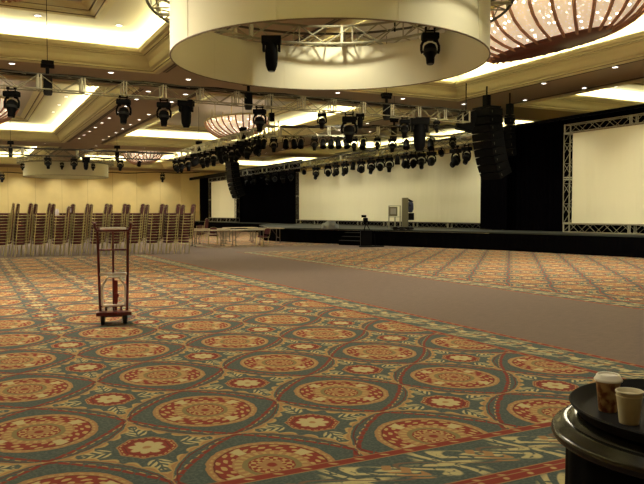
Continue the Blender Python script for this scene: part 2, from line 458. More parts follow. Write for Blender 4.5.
# unseen spots added to light the near floor, behind and beside the camera
for (X, Y) in ((7.4, 2), (7.4, 8), (7.4, 14), (.8, 1.8), (14, 1.8), (-6, 8), (-6, 18), (20.5, 4)):
    l = bpy.data.lights.new('downlight_lamp', 'SPOT'); l.energy = 420; l.color = (.97, .89, .64); l.spot_size = math.radians(110); l.spot_blend = .9; l.shadow_soft_size = .1
    lo = bpy.data.objects.new('downlight_lamp', l); C.objects.link(lo); lo.location = (X, Y, SOF-.05)

# ---------------------------------------------------------------- chandeliers
def chandelier(cx, cy, label, first=None):
    zb = 6.0
    if first: return dup(first, (cx, cy, zb), 0, label)
    t = thing('chandelier', label, 'chandelier', (cx, cy, zb), 0, 'boat-shaped crystal ceiling chandeliers')
    prof = [(1.0, .02), (1.10, .06), (1.35, .18), (1.62, .36), (1.85, .60), (2.0, .88), (2.04, 1.1)]
    N = 30
    def shell(prof, dx, dy, off=0):
        pts = []
        for (r, z) in prof: pts.append(((.50+(r-1)*1.08+off), (2.1+(r-1)*.92+off), z*.84))
        return pts
    sh = shell(prof, 0, 0)
    m = MB(); n = 96; vs = []
    for (a, b, z) in sh:
        for i in range(n):
            tt = 2*PI*i/n; vs.append((a*math.cos(tt), b*math.sin(tt), z))
    fs = [(j*n+i, j*n+(i+1) % n, (j+1)*n+(i+1) % n, (j+1)*n+i) for j in range(len(sh)-1) for i in range(n)]
    m.add(vs, fs); m.build('crystal_shade', M['crystal'], t, True)
    for k in range(N):
        tt = 2*PI*(k+.5)/N
        MB().tube([((a+.03)*math.cos(tt), (b+.03)*math.sin(tt), z-.015) for (a, b, z) in sh], .045, 6).build('rib', M['rib'], t)
    MB().lathe([(0, -.02), (.9, -.02), (1.0, .03), (1.0, .12), (.85, .16), (0, .16)], 48, sx=.62, sy=2.22).build('base_boss', M['wood_dark'], t, True)
    m = MB(); a, b, z = sh[-1]
    m.tube([((a+.03)*math.cos(2*PI*i/72), (b+.03)*math.sin(2*PI*i/72), z) for i in range(73)], .05, 6)
    m.build('rim', M['gold'], t, True)
    m = MB()
    for i in range(8):
        tt = 2*PI*i/8; m.cyl((a*.8*math.cos(tt), b*.8*math.sin(tt), 1.0), (a*.8*math.cos(tt), b*.8*math.sin(tt), 1.75), .02)
    m.build('hanger', M['gold'], t)
    return t
ch1 = chandelier(14.05, 14.2, 'large lit crystal chandelier with dark red wooden base at upper right')
for (X, Y, lb) in ((.75, 14.2, 'lit crystal chandelier hanging in the near left coffer above the photo edge'), (.75, 38.6, 'lit crystal chandelier at the left edge beneath the middle coffer'),
                   (14.05, 38.6, 'lit crystal chandelier behind the lighting truss in the middle coffer'), (14.05, 63, 'far lit crystal chandelier right of the distant white drum'),
                   (.75, 63, 'far lit crystal chandelier left of the distant white drum')):
    chandelier(X, Y, lb, ch1)
for X in (.75, 14.05):
    for Y in (14.2, 38.6, 63):
        l = bpy.data.lights.new('chandelier_lamp', 'AREA'); l.shape = 'ELLIPSE'; l.size = 2.0; l.size_y = 5; l.energy = 600; l.color = (1, .90, .68)
        o = bpy.data.objects.new('chandelier_lamp', l); C.objects.link(o); o.location = (X, Y, 5.93)

# ---------------------------------------------------------------- trusses
def truss(name, label, a, b, w=.34, cell=.5, plates=3.0, chord_r=.025, mats=('alu', 'alu_dark'), cat='truss', cable=False, group=None):
    a, b = Vector(a), Vector(b); L = (b-a).length; d = (b-a).normalized()
    up = Vector((0, 0, 1)) if abs(d.z) < .9 else Vector((0, 1, 0))
    sd = d.cross(up).normalized(); up = sd.cross(d).normalized()
    t = thing(name, label, cat, a, 0, group)
    h = w/2
    cs = [(1, 1), (1, -1), (-1, -1), (-1, 1)]
    P_ = lambda s, c: d*s+sd*(c[0]*h)+up*(c[1]*h)
    for c in cs:
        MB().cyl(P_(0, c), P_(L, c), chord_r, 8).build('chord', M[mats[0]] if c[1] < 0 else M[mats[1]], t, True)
    if cable: MB().tube([P_(L*i/40, (0, 1))+Vector((0, 0, .03+.02*math.sin(i*1.7))) for i in range(41)], .045, 6).build('cable_bundle', M['black'], t, True)
    n = max(1, round(L/cell)); m = MB(); br = chord_r*.6
    for i in range(n):
        s0, s1 = L*i/n, L*(i+1)/n
        for x_ in (1, -1):
            A, B = ((x_, 1), (x_, -1)) if i % 2 == 0 else ((x_, -1), (x_, 1))
            m.cyl(P_(s0, A), P_(s1, B), br, 5)
        for y_ in (1, -1):
            if i % 2 == 0: m.cyl(P_(s0, (1, y_)), P_(s0, (-1, y_)), br, 5)
            else: m.cyl(P_(s0, (1, y_)), P_(s1, (-1, y_)), br*.8, 5)
    m.build('bracing', M[mats[0]], t)
    np_ = max(1, round(L/plates))
    for i in range(np_+1):
        s = L*i/np_; m = MB()
        for sgn in (-1, 1):
            ss = min(max(s+sgn*.04, .02), L-.02)
            for k in range(4): m.cyl(P_(ss, cs[k]), P_(ss, cs[(k+1) % 4]), chord_r*1.15, 5)
        m.build('joint_frame', M['alu' if mats[0] == 'alu_dark' else 'alu_bright'], t)
    return t
TZ = 5.0; TB = TZ-.19
truss('lighting_truss', 'long box truss across the hall just behind the big drum, nearest of all', (-6, 20, TZ), (16.15, 20.2, TZ), .38, .55, 1.1, .02, cable=True)
truss('lighting_truss', 'far box truss across the left side, behind the front truss and before the distant drum', (-6, 42.6, TZ), (11.6, 42.6, TZ), .38, .55, 3.0, .024, ('alu_dark', 'alu_dark'), cable=True)
truss('lighting_truss', 'box truss receding left from the corner block, crowded with black lights beneath', (11.6, 42.3, TZ+.12), (11.6, 27.9, TZ+.12), .38, .5, 1.5, .026, ('alu_bright', 'alu'))
truss('lighting_truss', 'box truss from the corner block rightwards behind the front truss, with small lights', (11.9, 27.35, TZ), (19.3, 23.48, TZ), .38, .55, 2.3, .024, ('alu', 'alu_dark'), cable=True)
truss('lighting_truss', 'upstage box truss directly above the wide screen, packed with lights', (20.3, 24.5, 4.85), (20.3, 58.0, 4.85), .38, .8, 4.0, .018, ('alu_dark', 'alu_dark'), cable=True)
truss('lighting_truss', 'short truss behind the lights above the right end of wide screen', (23.6, 27, 5.6), (23.6, 44, 5.6), .38, .6, 3.0, .028)
m = thing('truss_corner_block', 'upright corner block joining the two stage side trusses', 'truss block', (11.6, 27.55, TZ))
mm = MB()
for a_ in (-.22, .22):
    for b_ in (-.22, .22):
        mm.cyl((a_, b_, -.24), (a_, b_, .45), .03, 8)
        mm.cyl((a_, -.22, b_), (a_, .22, b_), .03, 8); mm.cyl((-.22, a_, b_), (.22, a_, b_), .03, 8)
mm.build('frame', M['alu_bright'], m); MB().box((0, 0, .62), (.22, .2, .36)).build('hoist_body', M['black'], m, bevel=.02); MB().cyl((0, 0, .8), (0, 0, 1.49), .02).build('chain', M['black'], m)
# chain hoists on trusses
def hoist(x, y, label, z=TZ, first=None, top=SOF):
    if first: return dup(first, (x, y, z), 0, label)
    t = thing('chain_hoist', label, 'hoist', (x, y, z), 0, 'black chain hoists carrying the trusses')
    MB().box((0, 0, -.02), (.22, .16, .46)).build('hoist_body', M['black'], t, bevel=.02)
    MB().cyl((0, 0, 0), (0, 0, 1.49), .009, 8).build('chain', M['black'], t)
    m = MB(); m.box((0, 0, .52), (.30, .26, .10)); m.cyl((-.17, 0, .44), (.17, 0, .44), .06, 10); m.cyl((0, 0, .2), (0, 0, .5), .05, 8); m.build('upper_clamp', M['black'], t)
    MB().lathe([(0, -.34), (.1, -.33), (.12, -.24), (.1, -.22), (0, -.22)], 12).build('hook_block', M['grey_band'], t)
    return t
def chain_fit(o):
    inside = any(a < o.location.x < b for a, b in cols) and any(a < o.location.y < b for a, b in rows)
    for ch in o.children:
        if ch.name.startswith('chain'): ch.scale = (1, 1, ((2.49 if inside else 1.49)-(o.location.z-TZ))/1.49)
    return o
h0 = hoist(atY(50, 20), 20, 'black chain hoist in the front truss nearest the left edge')
for px, Y, lb in ((249, 20, 'black chain hoist in the front truss under the big drum'), (386, 20.1, 'black chain hoist in the front truss right of the middle'),
                  (12, 42.6, 'black chain hoist in the far left truss near the photo edge'), (118, 42.6, 'black chain hoist in the far left truss, right of the distant drum'), ):
    hoist(atY(px, Y), Y, lb, first=h0)
hoist(11.6, 38, 'black chain hoist on the truss receding left, farther one', first=h0); hoist(11.6, 31, 'black chain hoist on the truss receding left, nearer one', first=h0)
hoist(16.2, 25.1, 'black chain hoist in the middle of the corner-to-right truss', first=h0)

for o in list(C.objects):
    if o.name.startswith('chain_hoist') and o.type == 'EMPTY': chain_fit(o)
# ---------------------------------------------------------------- lights on the trusses
def rotX(a): return Matrix.Rotation(a, 3, 'X')
def moving_head():
    t = thing('moving_light', 'x', 'stage light', (0, 0, 0), 0, 'black moving head lights on the trusses')
    m = MB(); m.cyl((-.11, 0, 0), (-.11, 0, -.1), .02); m.cyl((.11, 0, 0), (.11, 0, -.1), .02); m.box((-.11, 0, -.01), (.05, .09, .08)); m.box((.11, 0, -.01), (.05, .09, .08)); m.box((0, 0, -.04), (.22, .03, .03))
    m.build('clamp', M['black'], t)
    MB().box((0, 0, -.155), (.42, .26, .13)).build('base', M['black'], t, bevel=.03)
    m = MB()
    for s in (-1, 1):
        m.tube([(s*.08, 0, -.22), (s*.17, 0, -.25), (s*.215, 0, -.33), (s*.215, 0, -.42), (s*.19, 0, -.48)], .034, 8)
    m.build('yoke', M['black'], t, True)
    h = MB().lathe([(0, -.24), (.085, -.24), (.10, -.21), (.11, -.1), (.155, -.03), (.165, .06), (.14, .13), (.07, .17), (0, .175)], 18).build('head', M['black'], t, True)
    h.location = (0, 0, -.46)
    MB().lathe([(0, -.246), (.07, -.246), (.075, -.238), (0, -.238)], 16).build('lens', M['lens'], h)
    MB().lathe([(.158, -.035), (.166, -.03), (.171, 0), (.168, .03), (.158, .03)], 18).build('band', M['grey_band'], h, True)
    return t
def barrel_head():
    t = thing('moving_light', 'x', 'stage light', (0, 0, 0), 0, 'black long-bodied stage lights')
    m = MB(); m.box((0, 0, -.07), (.5, .24, .16)); m.box((-.2, 0, -.2), (.06, .16, .2)); m.box((.2, 0, -.2), (.06, .16, .2)); m.build('base', M['black'], t, bevel=.015)
    m = MB(); m.cyl((-.12, 0, .02), (-.12, 0, -.04), .03); m.cyl((.12, 0, .02), (.12, 0, -.04), .03); m.box((0, 0, 0), (.24, .03, .02)); m.build('clamp', M['black'], t)
    h = MB().lathe([(0, -.34), (.09, -.34), (.11, -.31), (.15, -.22), (.165, -.05), (.165, .08), (.14, .2), (.11, .25), (0, .26)], 18).build('head', M['black'], t, True)
    h.location = (0, 0, -.36)
    MB().lathe([(0, -.347), (.08, -.347), (.082, -.34), (0, -.34)], 16).build('lens', M['lens'], h)
    return t
def par_can():
    t = thing('par_light', 'x', 'stage light', (0, 0, 0), 0, 'small black par cans')
    MB().tube([(-.12, 0, -.2), (-.12, 0, -.08), (-.06, 0, -.02), (.06, 0, -.02), (.12, 0, -.08), (.12, 0, -.2)], .012, 6).build('bracket', M['black'], t)
    MB().box((0, 0, .0), (.05, .06, .09)).build('clamp', M['black'], t)
    h = MB().lathe([(0, .14), (.06, .14), (.085, .1), (.1, .0), (.11, -.17), (.115, -.2), (.095, -.19), (.09, -.05), (0, -.04)], 16, mtx=rotX(-.5)).build('can', M['black'], t, True)
    h.location = (0, 0, -.22); return t
protos = {'m': moving_head(), 'b': barrel_head(), 'p': par_can()}; usedp = {}
KIND = {'m': 'black moving head light', 'b': 'long black barrel-shaped light', 'p': 'small black par can'}
def light(kind, x, y, z, label, rz=0, scale=1, tilt=0, pan=0, group=None):
    p = protos[kind]
    if kind not in usedp: usedp[kind] = 1; o = p; o.location = (x, y, z); o.rotation_euler = (0, 0, rz); o['label'] = label
    else: o = dup(p, (x, y, z), rz, label)
    if group: o['group'] = group
    o.scale = (scale*.80, scale*.88, scale) if kind in 'mb' else (scale,)*3
    if tilt:
        for ch in o.children:
            if ch.name.startswith(('head', 'can')): ch.rotation_euler = (tilt, 0, 0)
    return o
FACE = -TH   # bodies turned square to the hall's camera side
# front truss
fl = sorted([(14, 'm', 1), (125, 'm', 1), (165, 'm', 1), (187, 'b', 1.0), (260, 'm', 1), (322, 'm', .75), (349, 'm', 1.25), (360, 'b', .62), (404, 'm', .9), (419, 'b', 1.45), (436, 'm', .6)])
for k, (px, kd, s) in enumerate(fl):
    light(kd, atY(px, 20.05), 20.05, TB, '%s, %s from the left on the nearest lighting truss' % (KIND[kd], ORD[k]), FACE+random.uniform(-.2, .2), s*1.12, random.uniform(-.25, .25), group='stage lights on the front truss')
# far left truss
for k, (px, kd) in enumerate([(49, 'm'), (75, 'm'), (87, 'b'), (121, 'm'), (140, 'p')]):
    light(kd, atY(px, 42.6), 42.6, TB, '%s, %s from the left on the far left truss' % (KIND[kd], ORD[k]), FACE, 1.05, random.uniform(-.3, .3), group='stage lights on the far left truss')
# receding truss, crowded
k = 0
for px in (177, 182, 189, 196, 203, 208, 214, 221, 226, 232, 238, 243, 248, 257):
    Y = atX(px, 11.6)
    if Y < 27.9: Y = 27.9
    kd = 'm' if k % 4 != 3 else 'b'
    light(kd, 11.6, Y, TB+.12, '%s, %s from the far end under the receding left truss' % (KIND[kd], ORD[k]), random.uniform(-1.2, .6), 1.3, random.uniform(-1.3, 1.3), group='stage lights crowded under the receding truss'); k += 1
# corner-to-right truss
d4 = Vector((8.5, -4.45, 0)).normalized()
def on4(px):
    u = (px-322)/696; a = Vector((11.9, 27.35)); d = Vector((8.5, -4.45))
    rx, ry = S_+u*C_, C_-u*S_
    t = (a.y*rx-a.x*ry)/(d.x*ry-d.y*rx); return a.x+d.x*t, a.y+d.y*t
k = 0
for px, kd, s in ((259, 'p', 1.2), (264, 'p', 1.2), (274, 'm', .95), (286, 'p', 1.2), (294, 'p', 1.2), (301, 'p', 1.2), (314.5, 'm', .85), (323, 'p', 1.2), (331, 'p', 1.2), (338, 'p', 1.2), (346, 'p', 1.2), (354, 'm', .9), (363, 'p', 1.3), (377, 'm', .8), (392, 'm', .95), (406, 'p', 1.3), (430, 'p', 1.3), (452, 'm', .8)):
    x, y = on4(px)
    light(kd, x, y, TB-.02, '%s, %s from the left on the corner-to-right truss' % (KIND[kd], ORD[k]), FACE+random.uniform(-.3, .3), s, random.uniform(-.2, .2) if kd == 'm' else 0, group='stage lights on the corner-to-right truss'); k += 1
# upstage truss
k = 0
for px in (247, 254, 262, 268, 275, 283, 291, 304, 316, 328, 336, 345, 353, 361, 371, 380, 389, 397, 405, 413, 421, 431, 441, 455, 466):
    Y = atX(px, 20.3); kd = 'm' if (k % 5) not in (2,) else 'p'
    s = 1.3 if px != 455 else 1.5
    light(kd, 20.3, Y, 4.66, '%s, %s from the left on the truss over the wide screen' % (KIND[kd], ORD[k]), random.uniform(-1.6, -.2), s, random.uniform(-1.5, 1.5), group='stage lights over the wide screen'); k += 1
k = 0
for px, fwd, z in ((3, 60, 5.0), (163, 60, 5.0)):
    x, y = at(px, fwd)
    light('m', x, y, z, 'small far black light before the back wall, %s the distant drum' % ('left of', 'right of')[k], FACE, 1.1, 0, group='lights before the back wall'); k += 1
pa, pb = at(-10, 60), at(200, 60)
p = tag(MB().tube([(pa[0]+(pb[0]-pa[0])*i/20, pa[1]+(pb[1]-pa[1])*i/20, 5.05+.05*math.sin(i*1.3)) for i in range(21)], .035, 6).build('rigging_pipe', M['black']), 'thin dark pipe with sagging cable before the yellow back wall', 'pipe')

# ---------------------------------------------------------------- fabric drums with circular truss
def drum(cx, cy, label, tl, R=3.03):
    t = thing('fabric_drum', label, 'ceiling drum', (cx, cy, 4.45))
    n = 96
    m = MB(); vs = []
    for (r, z) in ((R, 0), (R, 1.0), (R-.012, 1.0), (R-.012, 0)):
        for i in range(n): vs.append((r*math.cos(2*PI*i/n), r*math.sin(2*PI*i/n), z))
    fs = [(j*n+i, j*n+(i+1) % n, ((j+1) % 4)*n+(i+1) % n, ((j+1) % 4)*n+i) for j in range(4) for i in range(n)]
    m.add(vs, fs); m.build('fabric_band', M['ring'], t, True)
    circ = lambda r, z: [(r*math.cos(2*PI*i/72), r*math.sin(2*PI*i/72), z) for i in range(73)]
    MB().tube(circ(R, 0), .014, 6).build('lower_hem', M['ring_edge'], t, True)
    for i in range(10):
        a = 2*PI*(i+.3)/10; MB().box(((R-.004)*math.cos(a), (R-.004)*math.sin(a), .5), (.024, .012, .99), rz=a).build('seam', M['ring'], t)
    q = thing('circular_truss', tl, 'truss', (cx, cy, 5.47))
    for r in (R-.26, R+.42):
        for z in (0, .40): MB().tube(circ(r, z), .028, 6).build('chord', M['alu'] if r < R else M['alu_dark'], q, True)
    m = MB(); K = 28
    for i in range(K):
        a0, a1 = 2*PI*i/K, 2*PI*(i+1)/K
        pt = lambda r, a, z: (r*math.cos(a), r*math.sin(a), z)
        r0, r1 = R-.26, R+.42
        for r in (r0, r1):
            m.cyl(pt(r, a0, 0), pt(r, a1, .4) if i % 2 else pt(r, a0, .4), .016, 5); m.cyl(pt(r, a0, .4), pt(r, a1, 0), .016, 5)
        m.cyl(pt(r0, a0, 0), pt(r1, a0, 0), .016, 5); m.cyl(pt(r0, a0, .4), pt(r1, a0, .4), .016, 5); m.cyl(pt(r0, a0, 0), pt(r1, a1, 0), .016, 5)
    m.build('bracing', M['alu'], q)
    for i in range(8):
        a = 2*PI*i/8+.2; m = MB()
        pt = lambda r, z: (r*math.cos(a), r*math.sin(a), z)
        for A_, B_ in ((pt(R-.26, 0), pt(R+.42, 0)), (pt(R-.26, .4), pt(R+.42, .4)), (pt(R-.26, 0), pt(R-.26, .4)), (pt(R+.42, 0), pt(R+.42, .4))): m.cyl(A_, B_, .035, 6)
        m.build('joint_frame', M['alu_bright'], q)
    m = MB()
    for i in range(4):
        a = 2*PI*i/4+.6; m.cyl(((R+.22)*math.cos(a), (R+.22)*math.sin(a), .3), ((R+.22)*math.cos(a), (R+.22)*math.sin(a), 1.0), .02, 6)
    m.build('chain', M['black'], q)
    return t
drum(6.32, 12.1, 'huge white fabric drum ring hanging near the camera at top', 'circular truss carrying the huge near fabric drum')
drum(7.1, 59.0, 'distant white fabric drum ring before the yellow back wall', 'circular truss carrying the distant fabric drum', 3.2)
for px, fwd, kd, lb in ((272, 15.9, 'b', 'long black stage light inside the near drum, left of its middle'), (429, 15.2, 'm', 'black moving head inside the near drum at its right end')):
    x, y = at(px, fwd); light(kd, x, y, 5.5, lb, FACE, 1.1, 0, group='lights inside the near drum')
for k, (a_, lb) in enumerate(((3.4, 'left'), (4.5, 'left middle'), (5.2, 'right middle'))):
    light('m', 7.1+3.4*math.cos(a_), 59+3.4*math.sin(a_), 5.4, 'small black light under the distant drum truss, %s one' % lb, FACE, .8, 0, group='lights on the distant drum')

# ---------------------------------------------------------------- drapes, screens
def drape(name, label, y0, y1, x, z0, z1, amp=.05, pitch=.28):
    m = MB(); n = int((y1-y0)/.05); vs = []
    for side in (0, .02):
        for i in range(n+1):
            y = y0+(y1-y0)*i/n; xx = x+side+amp*math.sin(2*PI*y/pitch)+.02*math.sin(y*5.1)
            vs += [(xx, y, z0), (xx, y, z1)]
    o = 2*(n+1)
    fs = [(2*i, 2*i+2, 2*i+3, 2*i+1) for i in range(n)]+[(o+2*i, o+2*i+1, o+2*i+3, o+2*i+2) for i in range(n)]
    fs += [(2*i+1, 2*i+3, o+2*i+3, o+2*i+1) for i in range(n)]+[(2*i, o+2*i, o+2*i+2, 2*i+2) for i in range(n)]
    m.add(vs, fs); return tag(m.build(name, M['drape'], smooth=True), label, 'drape')
drape('black_drape', 'tall black drape filling the gap between the wide screen and the left screen', 47.5, 73.0, 22.35, .02, 5.5)
drape('black_drape', 'tall black drape between the wide screen and the right screen', 10.0, 26.2, 22.35, .02, 5.5)
drape('black_drape', 'narrow black drape leg in front, at the right edge of the wide screen', 24.1, 25.9, 21.55, .8, 5.15)
drape('black_drape', 'low black masking added under the wide screen, behind its bottom truss', 26.3, 47.4, 22.3, .78, 1.10)  # black sheet added to keep the gap below the screen dark
tag(MB().box((22.32, 61.9, 5.42), (.12, 29.4, .28)).build('drape_pipe', M['black']), 'black pipe over the left drape, its end jutting past the drape', 'pipe')
tag(MB().box((22.32, 18.3, 5.5), (.12, 16.8, .12)).build('drape_pipe', M['black']), 'black pipe over the drape at the right screen', 'pipe')

def screen(label, x, y0, y1, z0, z1, frame_l, group, tw=.34, sides=True, top=True, bottom=True, mt=('alu', 'alu')):
    m = MB(); m.box((x, (y0+y1)/2, (z0+z1)/2), (.03, y1-y0, z1-z0))
    m.box((x-.018, (y0+y1)/2, z1-.02), (.01, y1-y0, .03), mi=1); m.box((x-.018, (y0+y1)/2, z0+.02), (.01, y1-y0, .03), mi=1)
    t = thing('projection_screen', label, 'screen', (0, 0, 0)); m.build('screen_fabric', [M['screen'], M['ring_edge']], t)
    h = tw/2
    if bottom: truss('frame_truss', 'aluminium truss along the bottom of ' + frame_l, (x, y0-tw, z0-h), (x, y1+tw, z0-h), tw, .42, 3.0, .019, mt)
    if top: truss('frame_truss', 'aluminium truss along the top of ' + frame_l, (x, y0-tw, z1+h), (x, y1+tw, z1+h), tw, .42, 3.0, .019, mt)
    if sides:
        for yy, s in ((y0-h, 'right side of '), (y1+h, 'left side of ')):
            truss('frame_truss', 'upright aluminium truss at the ' + s + frame_l, (x, yy, z0), (x, yy, z1), tw, .42, 2.0, .019, mt)
screen('very wide pale projection screen across the middle of the stage', 22.0, 26.0, 47.0, 1.04, 4.62, 'the wide middle screen', 'screens', tw=.26, top=False, mt=('alu_dark', 'alu_dark'))
screen('pale projection screen at the right photo edge in a truss frame', 21.6, 11.5, 20.35, 1.10, 4.75, 'the right screen', 'screens', tw=.32)
screen('small distant pale projection screen left of the hung speakers', 21.9, 60.3, 67.6, 1.11, 4.75, 'the left screen', 'screens', tw=.34, mt=('alu_dark', 'alu_dark'))

# ---------------------------------------------------------------- stage
front = [(21.0, 8.0), (20.65, 14.0), (20.5, 16.3), (19.6, 22.0), (18.3, 25.6), (17.15, 29.1), (15.4, 33.5), (14.95, 36.4), (17.6, 44.0), (21.0, 50.0), (21.3, 73.0)]
poly = front+[(22.28, 73.0), (22.28, 8.0)]
st = thing('stage', 'long low black-skirted stage with grey deck in front of the screens', 'stage', (0, 0, 0))
SD = .76
def prism(poly, z0, z1):
    m = MB(); n = len(poly)
    m.add([(x, y, z0) for x, y in poly]+[(x, y, z1) for x, y in poly], [(i, (i+1) % n, n+(i+1) % n, n+i) for i in range(n)]+[tuple(range(n)), tuple(range(2*n-1, n-1, -1))]); return m
prism(poly, SD-.06, SD).build('deck', M['deck'], st)
m = MB(); vs = []; cnt = 0
pts = []
for (a, b) in zip(front[:-1], front[1:]):
    L = math.dist(a, b); k = int(L/.07)
    nx, ny = -(b[1]-a[1])/L, (b[0]-a[0])/L
    for i in range(k):
        t_ = i/k; off = -.04+.018*math.sin((cnt)*1.9); cnt += 1
        pts.append((a[0]+(b[0]-a[0])*t_-nx*off, a[1]+(b[1]-a[1])*t_-ny*off))
pts.append(front[-1])
vs = [(x, y, z) for x, y in pts for z in (.005, SD-.07)]
m.add(vs, [(2*i, 2*i+1, 2*i+3, 2*i+2) for i in range(len(pts)-1)]); m.build('skirt', M['skirt'], st, True)
# steps
e0, e1 = Vector((17.15, 29.1)), Vector((15.4, 33.5)); ed = (e1-e0).normalized(); en = Vector((-ed.y, ed.x)); 
if en.x > 0: en = -en
sx_ = at(344, 33.0); rz = math.atan2(ed.y, ed.x)
base_pt = e0+ed*((Vector(sx_)-e0).dot(ed))
stp = thing('stage_steps', 'black steps with grey treads at the front of the stage, left of the camera stand', 'steps', (base_pt.x+en.x*.06, base_pt.y+en.y*.06, 0), rz)
yn = 1 if (Matrix.Rotation(-rz, 2)@en).y > 0 else -1
for k in range(3):
    MB().box((0, yn*(.12+.22*k), .59-.19*k), (1.5, .24, .035)).build('tread', M['grey_band'], stp)  # lighter tread grey paints in the highlight lines along the steps
for s in (-1, 1):
    m = MB()
    for k in range(3): m.box((s*.72, yn*(.12+.22*k), (.57-.19*k)/2), (.05, .22, .57-.19*k))
    m.build('side_panel', M['skirt'], stp)
m = MB()
for k in range(3): m.box((0, yn*(.22+.22*k), (.57-.19*k)/2), (1.4, .02, .57-.19*k))
m.build('riser', M['skirt'], stp)

# things on and before the stage
x, y = at(366, 31.6)
t = thing('equipment_cabinet', 'black cabinet on the floor in front of the stage, right of the steps', 'cabinet', (x, y, 0), FACE)
MB().box((0, 0, .40), (.5, .5, .66)).build('body', M['black'], t, bevel=.015); MB().box((0, 0, .745), (.56, .54, .03)).build('top', M['black'], t)
MB().box((0, -.02, .035), (.64, .6, .05)).build('plinth', M['grey_band'], t)
t = thing('video_camera', 'small black video camera on a short stand on the black cabinet', 'camera', (x, y, .76), FACE)
m = MB()
for a_ in (0, 2.1, 4.2): m.cyl((0, 0, .26), (.13*math.cos(a_), .13*math.sin(a_), 0.005), .012)
m.build('tripod', M['black'], t); m = MB(); m.box((-.02, 0, .36), (.15, .3, .15)); m.build('body', M['black'], t, bevel=.015)
MB().cyl((-.02, -.15, .38), (-.02, -.28, .39), .05, 12).build('lens', M['black'], t); MB().box((-.07, .05, .49), (.16, .12, .09)).build('viewfinder', M['black'], t)
MB().tube([(.04, .1, .33), (.16, .12, .26), (.24, .14, .2)], .012).build('pan_handle', M['black'], t); t.scale = (1.35, 1.35, 1.3)
x, y = at(378, 31.8)
t = thing('floor_stand', 'low black stand on the floor just right of the black cabinet', 'stand', (x, y, 0), FACE)
MB().box((0, 0, .03), (.55, .4, .04)).build('base', M['black'], t); MB().cyl((-.12, 0, .04), (-.16, 0, .6), .02).build('post', M['black'], t)
x, y = at(394.5, 33.4)
t = thing('monitor_stand', 'pale open frame stand holding a small grey monitor on the stage', 'monitor', (x, y, SD), FACE)
m = MB()
for sx in (-.27, .02, .27):
    for sy in (-.15, .15): m.cyl((sx, sy, 0), (sx, sy, .62 if sx == .02 else 1.12), .015)
m.build('frame', M['white_frame'], t)
MB().box((0, 0, 1.13), (.58, .34, .03)).build('top', M['white_frame'], t); MB().box((0, 0, .6), (.58, .34, .03)).build('shelf', M['white_frame'], t)
b = MB().box((-.08, -.02, .86), (.4, .3, .44)).build('monitor', M['olive'], t, bevel=.02); MB().box((-.08, -.175, .87), (.27, .01, .28)).build('monitor_face', M['monitor'], b)
x, y = at(405, 33.2)
t = thing('equipment_tower', 'tall narrow olive equipment tower with dark blue gear strapped on its side', 'tower', (x, y, SD), FACE)
MB().box((0, 0, .76), (.28, .32, 1.5)).build('column', M['olive'], t, bevel=.01)
MB().lathe([(0, .3), (.1, .3), (.15, .2), (.16, -.05), (.1, -.2), (0, -.22)], 14, (.24, -.05, 1.02)).build('blue_barrel', M['navy'], t, True)
MB().box((.28, -.03, .62), (.26, .3, .34)).build('lower_box', M['black'], t, bevel=.02)
MB().box((.25, 0, 1.36), (.24, .14, .1), rot=Matrix.Rotation(.5, 3, 'Y')).build('top_arm', M['black'], t)
MB().lathe([(0, 0), (.05, 0), (.05, .02), (0, .02)], 12, (.2, -.2, 1.15), mtx=rotX(PI/2)).build('gauge', M['grey_band'], t)
x, y = at(403, 32.0)
t = thing('cable_pile', 'heap of dark cables and small boxes at the foot of the tower', 'cables', (x, y, SD), FACE)
m = MB(); rnd = random.Random(4)
for k in range(9):
    r = rnd.uniform(.08, .16); cx, cy, cz = rnd.uniform(-.45, .45), rnd.uniform(-.12, .12), .03+rnd.uniform(0, .07)
    m.tube([(cx+r*math.cos(a*.5), cy+r*math.sin(a*.5), cz+.01*a*.3) for a in range(14)], .02, 6)
m.build('coil', M['black'], t)
for k in range(3): MB().box((-.35+k*.33, .02, .08), (.2, .2, .15), rz=k).build('box', M['grey_band'], t, bevel=.01)
# grey bundle
x, y = at(330, 34.6)
m = MB(); bm_ = bmesh.new(); bmesh.ops.create_icosphere(bm_, subdivisions=4, radius=1)
from mathutils import noise as mn
for v in bm_.verts:
    f = 1+.22*mn.noise(v.co*2.2); v.co = Vector((v.co.x*.42*f, v.co.y*.28*f, max(v.co.z, -.3)*.30*f+.09))
me = bpy.data.meshes.new('cloth_bundle'); bm_.to_mesh(me); bm_.free(); me.materials.append(M['grey_cloth'])
for p_ in me.polygons: p_.use_smooth = True
o = bpy.data.objects.new('cloth_bundle', me); C.objects.link(o); o.location = (x, y, SD); o.rotation_euler = (0, 0, FACE); tag(o, 'crumpled grey cloth bundle lying on the stage above the steps', 'cloth')

# ---------------------------------------------------------------- line array speakers
def line_array(x, y, ztop, n, label, rz, w=1.0, hgt=.31, dep=.55):
    t = thing('line_array_speaker', label, 'speaker', (x, y, ztop), rz)
    MB().box((0, 0, .05), (w*.9, dep*.9, .07)).build('rigging_frame', M['black'], t)
    MB().cyl((0, 0, .08), (0, 0, SOF-ztop), .03).build('chain', M['black'], t); MB().box((0, 0, .34), (.26, .22, .44)).build('hoist_body', M['black'], t, bevel=.03)
    ang = 0; pz = 0; py = 0
    for k in range(n):
        ang += .022+k*.006
        R = Matrix.Rotation(ang*1.1, 3, 'X')
        c = Vector((0, py, pz))+R@Vector((0, 0, -hgt/2))
        cab = MB().box((0, 0, 0), (w, dep, hgt-.02)).build('cabinet', M['black'], t, bevel=.02)
        cab.location = c; cab.rotation_euler = (ang*1.1, 0, 0)
        for q_ in (-1, 1): MB().box((q_*(w/2+.004), -.2, 0), (.008, .03, .09)).build('rigging_link', M['alu_dark'], cab)
        e = R@Vector((0, 0, -hgt)); py += e.y; pz += e.z
    return t
